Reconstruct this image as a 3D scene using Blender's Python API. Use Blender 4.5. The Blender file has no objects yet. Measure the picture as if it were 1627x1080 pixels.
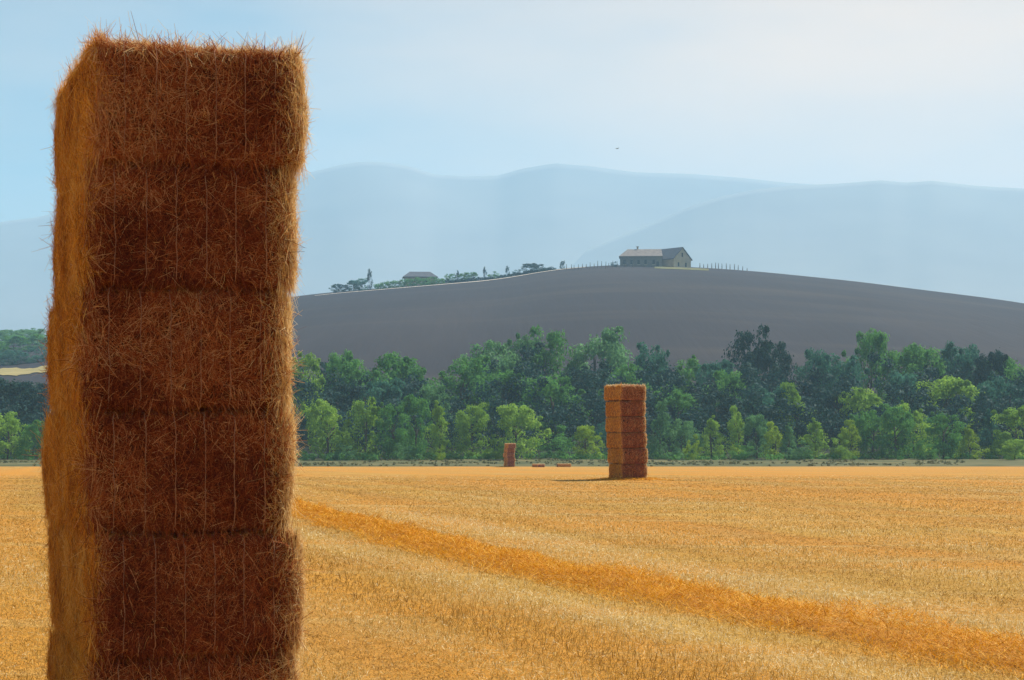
import bpy, math, random
import numpy as np

R = math.radians
sc = bpy.context.scene
COL = sc.collection
EYE, F, CX, HZ = 1.97, 3036.0, 813.5, 692.0      # eye height; the lens in photo pixels; image centre; horizon row


# ------------------------------------------------------------------ helpers
def link(o, parent=None):
    COL.objects.link(o)
    if parent is not None:
        o.parent = parent
    return o


def tag(o, label=None, cat=None, group=None, kind=None):
    if label: o['label'] = label
    if cat: o['category'] = cat
    if group: o['group'] = group
    if kind: o['kind'] = kind
    return o


def empty(name, loc, rz=0.0):
    o = bpy.data.objects.new(name, None)
    o.empty_display_size = 0.3
    o.location = loc
    o.rotation_euler = (0, 0, rz)
    return link(o)


def np_mesh(name, verts, faces, mats, tint=None, smooth=False, mat_idx=None):
    """verts (n,3); faces: list of (m,k) integer arrays; tint: per-vertex float attribute."""
    me = bpy.data.meshes.new(name)
    verts = np.asarray(verts, np.float32)
    if not isinstance(faces, list):
        faces = [faces]
    faces = [np.asarray(f, np.int32) for f in faces if len(f)]
    loops = np.concatenate([f.ravel() for f in faces])
    tot = np.concatenate([np.full(len(f), f.shape[1], np.int32) for f in faces])
    start = np.concatenate([[0], np.cumsum(tot)[:-1]]).astype(np.int32)
    me.vertices.add(len(verts)); me.vertices.foreach_set('co', verts.ravel())
    me.loops.add(len(loops)); me.loops.foreach_set('vertex_index', loops)
    me.polygons.add(len(tot)); me.polygons.foreach_set('loop_start', start)
    me.polygons.foreach_set('loop_total', tot)
    if smooth is not False:
        sm = np.ones(len(tot), bool) if smooth is True else np.asarray(smooth, bool)
        me.polygons.foreach_set('use_smooth', sm)
    for m in (mats if isinstance(mats, list) else [mats]):
        me.materials.append(m)
    if mat_idx is not None:
        me.polygons.foreach_set('material_index', np.asarray(mat_idx, np.int32))
    me.update(calc_edges=True)
    if tint is not None:
        for nm, arr in tint.items():
            a = me.attributes.new(nm, 'FLOAT', 'POINT')
            a.data.foreach_set('value', np.asarray(arr, np.float32))
    me.validate()
    return me


def obj(name, me, parent=None):
    return link(bpy.data.objects.new(name, me), parent)


class MB:
    """collects boxes / prisms / tubes and makes ONE mesh"""
    def __init__(s): s.v = []; s.f = []
    def add(s, vs, fs):
        b = len(s.v); s.v += [tuple(v) for v in vs]; s.f += [tuple(i + b for i in f) for f in fs]
    def box(s, x0, x1, y0, y1, z0, z1):
        s.add([(x0,y0,z0),(x1,y0,z0),(x1,y1,z0),(x0,y1,z0),(x0,y0,z1),(x1,y0,z1),(x1,y1,z1),(x0,y1,z1)],
              [(0,3,2,1),(4,5,6,7),(0,1,5,4),(1,2,6,5),(2,3,7,6),(3,0,4,7)])
    def tube(s, pts, rad, n=6):
        pts = [np.array(p, float) for p in pts]
        b = len(s.v)
        for i, p in enumerate(pts):
            d = pts[min(i+1, len(pts)-1)] - pts[max(i-1, 0)]
            d /= (np.linalg.norm(d) + 1e-9)
            a = np.cross(d, [0, 0, 1.0]);
            if np.linalg.norm(a) < 1e-3: a = np.array([1.0, 0, 0])
            a /= np.linalg.norm(a); c = np.cross(d, a)
            for k in range(n):
                t = 2*math.pi*k/n
                s.v.append(tuple(p + rad[i]*(math.cos(t)*a + math.sin(t)*c)))
        for i in range(len(pts)-1):
            for k in range(n):
                s.f.append((b+i*n+k, b+i*n+(k+1) % n, b+(i+1)*n+(k+1) % n, b+(i+1)*n+k))
        s.f.append(tuple(b+k for k in range(n)))
        s.f.append(tuple(b+(len(pts)-1)*n+k for k in range(n)))
    def mesh(s, name, mat, smooth=False):
        me = bpy.data.meshes.new(name)
        me.from_pydata(s.v, [], s.f)
        me.materials.append(mat)
        if smooth:
            for p in me.polygons: p.use_smooth = True
        me.update()
        return me


def vnoise(p, seed=0):
    """smooth value noise on (n,3) points, -1..1"""
    rng = np.random.default_rng(seed)
    tab = rng.uniform(-1, 1, 4096)
    i = np.floor(p).astype(np.int64); f = p - i
    f = f*f*(3-2*f)
    def h(a, b, c): return tab[(a*73856093 ^ b*19349663 ^ c*83492791) & 4095]
    r = 0
    for dx in (0, 1):
        for dy in (0, 1):
            for dz in (0, 1):
                w = (f[:,0] if dx else 1-f[:,0])*(f[:,1] if dy else 1-f[:,1])*(f[:,2] if dz else 1-f[:,2])
                r = r + w*h(i[:,0]+dx, i[:,1]+dy, i[:,2]+dz)
    return r


def fbm(p, seed=0, octv=4):
    r = 0; a = 1.0
    for k in range(octv):
        r = r + a*vnoise(p*(2.03**k)+17.1*k, seed+k); a *= .5
    return r


# ------------------------------------------------------------------ material helper
class NT:
    def __init__(s, name):
        s.m = bpy.data.materials.new(name); s.m.use_nodes = True
        s.t = s.m.node_tree; s.t.nodes.clear()
        s.out = s.t.nodes.new('ShaderNodeOutputMaterial')
    def n(s, typ, **kw):
        nd = s.t.nodes.new('ShaderNode' + typ)
        for k, v in kw.items():
            if k[0] == '_': nd.inputs[k[1:].replace('_', ' ')].default_value = v
            else: setattr(nd, k, v)
        return nd
    def l(s, a, b): s.t.links.new(a, b)
    def ramp(s, fac, stops, interp='LINEAR'):
        r = s.n('ValToRGB'); r.color_ramp.interpolation = interp
        e = r.color_ramp.elements
        while len(e) < len(stops): e.new(.5)
        for el, (p, c) in zip(e, stops):
            el.position = p; el.color = (*c, 1) if len(c) == 3 else c
        if fac is not None: s.l(fac, r.inputs[0])
        return r.outputs[0]
    def math(s, op, a, b=None, c=None, clamp=False):
        nd = s.n('Math', operation=op); nd.use_clamp = clamp
        for i, x in enumerate((a, b, c)):
            if x is None: continue
            if isinstance(x, (int, float)): nd.inputs[i].default_value = x
            else: s.l(x, nd.inputs[i])
        return nd.outputs[0]
    def mix(s, fac, a, b, blend='MIX'):
        nd = s.n('Mix', data_type='RGBA', blend_type=blend)
        for i, x in ((0, fac), (6, a), (7, b)):
            if isinstance(x, (int, float)): nd.inputs[i].default_value = x
            elif isinstance(x, tuple): nd.inputs[i].default_value = (*x, 1)
            else: s.l(x, nd.inputs[i])
        return nd.outputs[2]
    def noise(s, vec, scale, detail=3, rough=.55):
        nd = s.n('TexNoise'); nd.inputs['Scale'].default_value = scale
        nd.inputs['Detail'].default_value = detail; nd.inputs['Roughness'].default_value = rough
        if vec is not None: s.l(vec, nd.inputs['Vector'])
        return nd.outputs['Fac']
    def objco(s, scale=(1, 1, 1), rot=(0, 0, 0)):
        tc = s.n('TexCoord'); mp = s.n('Mapping')
        mp.inputs['Scale'].default_value = scale; mp.inputs['Rotation'].default_value = rot
        s.l(tc.outputs['Object'], mp.inputs['Vector'])
        return mp.outputs[0]
    def surf(s, col, rough=.9, bump=None, bstr=.5, bdist=.02, trans=0.0, spec=.15):
        b = s.n('BsdfPrincipled'); b.inputs['Roughness'].default_value = rough
        b.inputs['Specular IOR Level'].default_value = spec
        if isinstance(col, tuple): b.inputs['Base Color'].default_value = (*col, 1)
        else: s.l(col, b.inputs['Base Color'])
        if bump is not None:
            bn = s.n('Bump'); bn.inputs['Strength'].default_value = bstr; bn.inputs['Distance'].default_value = bdist
            s.l(bump, bn.inputs['Height']); s.l(bn.outputs[0], b.inputs['Normal'])
        o = b.outputs[0]
        if trans > 0:
            t = s.n('BsdfTranslucent')
            if isinstance(col, tuple): t.inputs[0].default_value = (*col, 1)
            else: s.l(col, t.inputs[0])
            mx = s.n('MixShader'); mx.inputs[0].default_value = trans
            s.l(o, mx.inputs[1]); s.l(t.outputs[0], mx.inputs[2]); o = mx.outputs[0]
        s.l(o, s.out.inputs[0])
        return s.m
    def attr(s, name):
        a = s.n('Attribute', attribute_name=name); return a.outputs['Fac']


# ------------------------------------------------------------------ materials
# straw of the bales: 'tint' 0 weathered brown .. 1 pale gold, 'side' runs from cut end through pressed side to painted sun rim
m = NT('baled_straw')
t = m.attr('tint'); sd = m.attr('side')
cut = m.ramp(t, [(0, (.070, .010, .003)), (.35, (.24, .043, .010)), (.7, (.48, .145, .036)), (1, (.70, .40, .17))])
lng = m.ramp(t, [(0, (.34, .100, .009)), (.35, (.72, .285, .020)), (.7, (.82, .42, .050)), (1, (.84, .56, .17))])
sunrim = m.ramp(t, [(0, (.50, .29, .085)), (.35, (.64, .42, .15)), (.7, (.74, .54, .24)), (1, (.80, .65, .38))])  # sunlit rim gold put into the straw colour
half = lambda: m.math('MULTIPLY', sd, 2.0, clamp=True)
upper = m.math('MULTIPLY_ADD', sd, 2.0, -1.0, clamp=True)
STRAW = m.surf(m.mix(upper, m.mix(half(), cut, lng), sunrim), rough=.75, trans=.25, spec=.2)

m = NT('packed_straw')
co = m.objco((1, 1, 1))
nz = m.noise(co, 60, 4, .7); n2 = m.noise(co, 5, 3)
v = m.math('ADD', m.math('MULTIPLY', nz, .7), m.math('MULTIPLY', n2, .3))
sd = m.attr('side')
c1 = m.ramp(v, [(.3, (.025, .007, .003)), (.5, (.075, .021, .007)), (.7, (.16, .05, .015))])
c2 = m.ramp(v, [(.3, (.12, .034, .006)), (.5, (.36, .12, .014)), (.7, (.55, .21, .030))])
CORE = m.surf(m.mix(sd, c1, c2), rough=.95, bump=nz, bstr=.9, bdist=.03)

m = NT('twine'); nz = m.noise(m.objco(), 90, 2)
TWINE = m.surf(m.ramp(nz, [(.3, (.28, .13, .07)), (.7, (.42, .23, .13))]), rough=.7)

# stubble and loose straw on the field
m = NT('stubble_straw'); t = m.attr('tint')
STUB = m.surf(m.ramp(t, [(0, (.21, .100, .014)), (.4, (.38, .215, .036)), (.75, (.50, .320, .074)), (.95, (.64, .47, .17)), (1, (.80, .68, .40))]),
              rough=.7, trans=.25, spec=.2)
m = NT('swath_straw'); t = m.attr('tint')
SWATH = m.surf(m.ramp(t, [(0, (.34, .13, .007)), (.4, (.62, .28, .011)), (.75, (.74, .38, .020)), (1, (.80, .52, .11))]),
               rough=.7, trans=.25, spec=.2)

# the field soil + straw cover; 'across' is the distance from the straw swath's line
m = NT('stubble_field')
ac = m.attr('across')
geo = m.n('NewGeometry'); sx = m.n('SeparateXYZ'); m.l(geo.outputs['Position'], sx.inputs[0])
cb = m.n('CombineXYZ'); m.l(ac, cb.inputs[0]); m.l(sx.outputs[1], cb.inputs[1])
def rowco(a, b):
    mp = m.n('Mapping'); mp.inputs['Scale'].default_value = (a, b, 1); m.l(cb.outputs[0], mp.inputs[0]); return mp.outputs[0]
rows = m.noise(rowco(1.0, .035), 1.0, 4, .6)
broad = m.noise(rowco(.16, .02), 1.0, 3, .5)
fine = m.noise(rowco(7, 3.0), 1.0, 5, .75)
grain = m.noise(rowco(30, 14), 1.0, 2, .7)
c = m.ramp(rows, [(.30, (0.299, 0.143, 0.019)), (.45, (0.340, 0.178, 0.027)), (.58, (0.378, 0.210, 0.036)), (.72, (0.432, 0.260, 0.059))])
c = m.mix(m.math('MULTIPLY', m.ramp(broad, [(.47, (0, 0, 0)), (.60, (1, 1, 1))]), .75), c, (0.432, 0.181, 0.016))
c = m.mix(m.math('MULTIPLY', m.ramp(m.noise(rowco(.3, .05), 1.7, 3), [(.52, (0, 0, 0)), (.68, (1, 1, 1))]), .5), c, (0.315, 0.193, 0.061))
# orange swath: ragged edges
edge = m.math('ADD', ac, m.math('MULTIPLY', m.math('SUBTRACT', m.noise(rowco(1.5, .5), 1.0, 4, .7), .5), 1.1))
sw = m.math('SUBTRACT', 1.0, m.math('SMOOTH_MIN', 1.0, m.math('MULTIPLY', m.math('ABSOLUTE', edge), 1.75), .4), clamp=True)
sw = m.math('MULTIPLY', sw, 2.4, clamp=True)
c = m.mix(sw, c, (0.390, 0.168, 0.016))
e2 = m.math('ABSOLUTE', m.math('ADD', edge, 3.6))
sw2 = m.math('MULTIPLY', m.math('SUBTRACT', 1.0, m.math('MULTIPLY', e2, .75), clamp=True), .7, clamp=True)
c = m.mix(sw2, c, (0.432, 0.197, 0.018))
for off, wdt in ((-19, .42), (-33, .3), (-52, .22), (9, .6)):
    e3 = m.math('ABSOLUTE', m.math('ADD', edge, off))
    c = m.mix(m.math('MULTIPLY', m.math('SUBTRACT', 1.0, m.math('MULTIPLY', e3, wdt), clamp=True), .8, clamp=True), c, (0.448, 0.189, 0.014))
streak = m.noise(rowco(.03, .22), 1.0, 5, .65)
c = m.mix(m.math('MULTIPLY', m.ramp(streak, [(.46, (0, 0, 0)), (.60, (1, 1, 1))]), .55), c, (.42, .178, .016))
c = m.mix(m.math('MULTIPLY', m.ramp(m.noise(rowco(.05, .35), 1.3, 4, .65), [(.54, (0, 0, 0)), (.68, (1, 1, 1))]), .6), c, (.40, .27, .095))
mult = m.math('ADD', .52, m.math('MULTIPLY', m.math('ADD', m.math('MULTIPLY', fine, .6), m.math('MULTIPLY', grain, .4)), .96))
mc = m.n('CombineColor'); [m.l(mult, mc.inputs[i]) for i in range(3)]
c = m.mix(1.0, c, mc.outputs[0], 'MULTIPLY')
FIELD = m.surf(c, rough=.95, bump=m.math('ADD', fine, grain), bstr=.7, bdist=.06)

m = NT('verge_grass'); co = m.objco((.03, .22, 1))
FVERGE = m.surf(m.ramp(m.noise(co, 1, 5, .7), [(.34, (.036, .046, .014)), (.5, (.070, .076, .026)), (.68, (.150, .125, .052))]), rough=.95)
m = NT('woodland_floor')
WFLOOR = m.surf(m.ramp(m.noise(m.objco(), .3, 4), [(.3, (.008, .012, .006)), (.7, (.02, .026, .012))]), rough=1)

m = NT('ploughed_soil')
co = m.objco((.012, .004, .012), (0, 0, R(12)))
a = m.noise(co, 1, 5, .6); fu = m.noise(m.objco((.35, .02, .02), (0, 0, R(-20))), 1, 3, .6)
c = m.ramp(a, [(.3, (.017, .013, .019)), (.5, (.022, .018, .024)), (.7, (.034, .027, .031))])
c = m.mix(m.math('MULTIPLY', fu, .7), c, (.014, .011, .013))
c = m.mix(m.math('MULTIPLY', m.ramp(m.noise(m.objco((.006, .03, .01)), 1, 3), [(.5, (0, 0, 0)), (.7, (1, 1, 1))]), .6), c, (.046, .036, .030))
SOIL = m.surf(c, rough=1, bump=fu, bstr=.5, bdist=.5)
m = NT('dry_grass'); GRASSDRY = m.surf(m.ramp(m.noise(m.objco(), .2, 4), [(.3, (.20, .17, .06)), (.7, (.36, .29, .12))]), rough=1)
m = NT('cut_cereal'); PATCH = m.surf(m.ramp(m.noise(m.objco((.05, .4, 1)), 1, 5, .7), [(.3, (.16, .14, .05)), (.5, (.27, .22, .085)), (.7, (.36, .29, .12))]), rough=1)
m = NT('lawn_grass'); LAWN = m.surf(m.ramp(m.noise(m.objco(), .25, 4), [(.3, (.07, .085, .028)), (.7, (.17, .15, .060))]), rough=1)
m = NT('track_gravel'); TRACK = m.surf(m.ramp(m.noise(m.objco(), .4, 4), [(.3, (.34, .30, .25)), (.7, (.52, .47, .40))]), rough=1)
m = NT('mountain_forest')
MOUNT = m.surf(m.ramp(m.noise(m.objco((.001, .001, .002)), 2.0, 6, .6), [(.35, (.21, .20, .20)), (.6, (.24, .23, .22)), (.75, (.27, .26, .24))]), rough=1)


def leafmat(name, a, b, c, trans=.3):
    m = NT(name); t = m.attr('tint')
    oi = m.n('ObjectInfo')
    k = m.math('ADD', m.math('MULTIPLY', t, .62), m.math('MULTIPLY', oi.outputs['Random'], .38))
    return m.surf(m.ramp(k, [(0, a), (.5, b), (1, c)]), rough=.7, trans=trans, spec=.08)
LEAF = {
    'bright': leafmat('leaves_bright', (00.118, 00.231, 00.022), (00.216, 00.371, 00.041), (00.315, 00.476, 00.068), .45),
    'yellow': leafmat('leaves_yellow_green', (000.169, 000.273, 000.015), (000.260, 000.390, 000.021), (000.339, 000.473, 000.040), .45),
    'mid':    leafmat('leaves_mid_green', (00.053, 00.166, 00.030), (00.098, 00.259, 00.050), (00.149, 00.338, 00.076), .42),
    'grey':   leafmat('leaves_grey_green', (00.074, 00.183, 00.060), (00.123, 00.273, 00.097), (00.175, 00.349, 00.138), .42),
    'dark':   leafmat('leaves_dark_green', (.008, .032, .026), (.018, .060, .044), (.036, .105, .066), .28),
    'shade':  leafmat('leaves_shaded', (.008, .028, .024), (.014, .050, .042), (.026, .080, .062), .25),  # leaf colour darkened to paint the shade in the wood's gaps
    'teal':   leafmat('leaves_blue_green', (00.026, 00.106, 00.068), (00.052, 00.170, 00.108), (00.090, 00.239, 00.150), .4),
}
m = NT('bark'); BARK = m.surf(m.ramp(m.noise(m.objco((6, 6, 1)), 3, 4), [(.3, (.05, .04, .03)), (.7, (.12, .09, .07))]), rough=.95)
m = NT('house_plaster'); PLASTER = m.surf(m.ramp(m.noise(m.objco(), .5, 5, .7), [(.3, (.38, .31, .21)), (.7, (.54, .45, .32))]), rough=.9)
m = NT('house_stone'); STONE = m.surf(m.ramp(m.noise(m.objco(), 1.4, 5, .7), [(.3, (.13, .115, .095)), (.7, (.24, .21, .17))]), rough=.9)
m = NT('roof_tile'); TILE = m.surf(m.ramp(m.noise(m.objco((.6, .6, 2)), 1, 4, .7), [(.3, (.19, .165, .15)), (.7, (.32, .275, .245))]), rough=.9)
m = NT('roof_slate'); SLATE = m.surf(m.ramp(m.noise(m.objco((.6, .6, 2)), 1, 4, .7), [(.3, (.06, .065, .08)), (.7, (.11, .115, .135))]), rough=.8)
m = NT('shutter_paint'); SHUT = m.surf((.05, .045, .04), rough=.6)
m = NT('weathered_wood'); WOOD = m.surf(m.ramp(m.noise(m.objco((3, 3, .5)), 3, 3), [(.3, (.07, .06, .05)), (.7, (.14, .12, .10))]), rough=.9)
m = NT('feathers'); FEATH = m.surf(m.ramp(m.noise(m.objco(), 20, 2), [(.3, (.03, .028, .025)), (.7, (.07, .06, .05))]), rough=.8)


# ------------------------------------------------------------------ terrain
def T(y):
    return np.interp(y, [0, 85, 180, 280, 290, 345, 480], [0, 0, -1.30, -2.7, -2.72, -2.25, 9.0])

SWP = np.array([(6, 8.6), (12, 6.1), (16.8, 4.40), (18.07, 3.92), (19.7, 3.30), (21.5, 2.62), (23.4, 1.95), (27.2, .78), (31.8, -.66), (38.3, -2.5), (51.6, -5.9), (90, -15.5), (150, -30), (310, -68)])
def swx(y): return np.interp(y, SWP[:, 0], SWP[:, 1])

def sheet(name, xs, ys, zf, mat, extra=None, smooth=True):
    X, Y = np.meshgrid(xs, ys)
    P = np.stack([X.ravel(), Y.ravel(), np.zeros(X.size)], 1)
    P[:, 2] = zf(P[:, 0], P[:, 1])
    w = len(xs); i = np.arange((len(ys)-1)*w).reshape(-1, w)[:, :-1].ravel()
    q = np.stack([i, i+1, i+w+1, i+w], 1)
    return obj(name, np_mesh(name, P, q, mat, tint=extra(P) if extra else None, smooth=smooth))

def zfield(x, y):
    return T(y) + .035*vnoise(np.stack([x*.4, y*.4, x*0], 1), 5)*np.clip(1-y/200, 0, 1)
ys = np.concatenate([np.arange(-40, 70, .5), np.arange(70, 290, 2.0), [290]])
tag(sheet('field', np.concatenate([np.linspace(-160, -20, 57)[:-1], np.linspace(-20, 20, 81)[:-1], np.linspace(20, 160, 57)]), ys, zfield, FIELD,
          lambda P: {'across': P[:, 0]-swx(P[:, 1])}), kind='structure')
def zverge(x, y):
    return T(y) + np.where((y > 290.5) & (y < 344), .25*vnoise(np.stack([x*.15, y*.3, x*0], 1), 9), 0)
tag(sheet('grass_verge', np.linspace(-190, 190, 191), np.linspace(290, 345, 38), zverge, FVERGE), kind='structure')
tag(sheet('woodland_ground', np.linspace(-420, 420, 61), np.linspace(345, 480, 20), lambda x, y: T(y), WFLOOR), kind='structure')

RIDGE = np.array([(-900, 560), (-300, 548), (0, 543), (100, 533), (200, 512), (300, 494), (400, 478), (470, 468), (530, 461), (600, 456), (700, 448), (800, 440),
                  (850, 431), (880, 426), (950, 421), (1000, 419), (1100, 422), (1180, 427), (1250, 433), (1350, 444), (1450, 457),
                  (1550, 470), (1627, 480), (1800, 505), (2100, 540), (2600, 565)], float)
rx = np.linspace(-900, 2600, 701)
ry = np.interp(rx, RIDGE[:, 0], RIDGE[:, 1])
ry = np.convolve(np.pad(ry, 8, 'edge'), np.ones(17)/17, 'valid')
def zhill(x, y):
    px = x/np.maximum(y, 1)*F + CX
    top = (HZ - np.interp(px, rx, ry))/F*1000 + EYE - .8
    t = np.clip((y-480)/520, 0, 1)
    z = 9 + (top-9)*(1.25*t - .25*t*t)
    s = (top-9)/520*.75
    d = np.maximum(y-1000, 0)
    z = z + s*d - .0006*d*d
    z = np.where(y > 1000, np.maximum(z, -3), z)
    return z + .5*vnoise(np.stack([x*.02, y*.012, x*0], 1), 31)*np.clip((y-480)/40, 0, 1)*np.clip((1100-y)/100, 0, 1)
def zh(px, d): # point on the hill along a bearing
    x = (px-CX)/F*d
    return x, float(zhill(np.array([x]), np.array([float(d)]))[0])
# hill: a fan of bearings
ds = np.concatenate([np.linspace(480, 1100, 94), np.linspace(1120, 1700, 20)])
pxs = np.linspace(-700, 2300, 301)
D, PX = np.meshgrid(ds, pxs, indexing='ij')
P = np.stack([((PX-CX)/F*D).ravel(), D.ravel(), np.zeros(D.size)], 1); P[:, 2] = zhill(P[:, 0], P[:, 1])
w = len(pxs); i = np.arange((len(ds)-1)*w).reshape(-1, w)[:, :-1].ravel()
tag(obj('hill', np_mesh('hill', P, np.stack([i, i+1, i+w+1, i+w], 1), SOIL, smooth=True)), kind='structure')
tag(sheet('plain', np.linspace(-4200, 4200, 23), np.linspace(1650, 6500, 18), lambda x, y: y*0-4, GRASSDRY), kind='structure')

def drape(name, pts, width, lift, mat):
    """strip following the hill: pts of (px, distance)"""
    V = []; q = []
    n = 0
    for (a, b) in zip(pts[:-1], pts[1:]):
        k = max(2, int(abs(b[0]-a[0])/6))
        for j in range(k + (1 if b is pts[-1] else 0)):
            f = j/k; px = a[0]+(b[0]-a[0])*f; d = a[1]+(b[1]-a[1])*f
            for e in (-.5, -.17, .17, .5):
                dd = d + e*width(px) if callable(width) else d+e*width
                x, z = zh(px, dd); V.append((x, dd, z+lift + (0 if abs(e) < .4 else -.05)))
            n += 1
    for k in range(n-1):
        for j in range(3):
            q.append((k*4+j, (k+1)*4+j, (k+1)*4+j+1, k*4+j+1))
    return tag(obj(name, np_mesh(name, V, np.array(q), mat, smooth=True)), kind='structure')
drape('farm_track', [(500, 960), (620, 966), (760, 972), (870, 985), (930, 998)], 7, .35, TRACK)
drape('lawn', [(1040, 976), (1126, 976)], 38, .30, LAWN)
drape('stubble_patch', [(-260, 618), (-120, 628), (-40, 622), (5, 629), (40, 622), (78, 631)], lambda p: 34+9*math.sin(p*.09)+5*math.sin(p*.31), .30, PATCH)


def mountain(name, prof, Y, seed, x0, x1, back=900, front=3200):
    prof = np.array(prof, float)
    px = np.linspace(x0, x1, 260); tt = np.linspace(0, 1, 46)
    top = (HZ - np.interp(px, prof[:, 0], prof[:, 1]))/F*Y + EYE
    V = []
    for t in np.concatenate([tt, [1.06, 1.15, 1.3]]):
        y = Y-front+front*t if t <= 1 else Y+(t-1)/.3*back
        x = (px-CX)/F*y
        k = t**1.25 if t <= 1 else 1-(t-1)/.3
        nz = fbm(np.stack([x*.0018, np.full_like(px, y*.0018), px*0], 1), seed, 4)
        amp = 70*math.sin(math.pi*min(t, 1))+6*(t <= 1)
        V.append(np.stack([x, np.full_like(x, y), np.maximum(top*k + nz*amp*.3*np.clip(top/900, .2, 1), -6)], 1))
    V = np.concatenate(V); w = len(px); i = np.arange(48*w).reshape(-1, w)[:, :-1].ravel()
    return tag(obj(name, np_mesh(name, V, np.stack([i, i+1, i+w+1, i+w], 1), MOUNT, smooth=True)), kind='structure')
mountain('mountains', [(-600, 420), (-200, 380), (60, 345), (200, 315), (380, 295), (440, 285), (490, 275), (540, 262), (575, 257), (610, 257), (650, 264), (690, 277), (740, 280), (790, 279), (830, 268), (880, 259),
          (935, 263), (1010, 273), (1100, 276), (1180, 282), (1250, 290), (1400, 300), (1627, 320), (2000, 350), (2400, 380)], 5700, 41, -600, 2400, back=700, front=2200)
mountain('mountains', [(600, 560), (800, 450), (950, 390), (1050, 348), (1100, 326), (1150, 311), (1200, 301), (1260, 295), (1330, 292), (1400, 287), (1440, 291), (1480, 288), (1550, 296), (1627, 300), (1800, 318), (2100, 350), (2500, 390)],
         4950, 77, 600, 2500, back=600, front=2000)


# ------------------------------------------------------------------ straw bales
BW, BL, BH = 1.26, 1.95, .704

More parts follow.
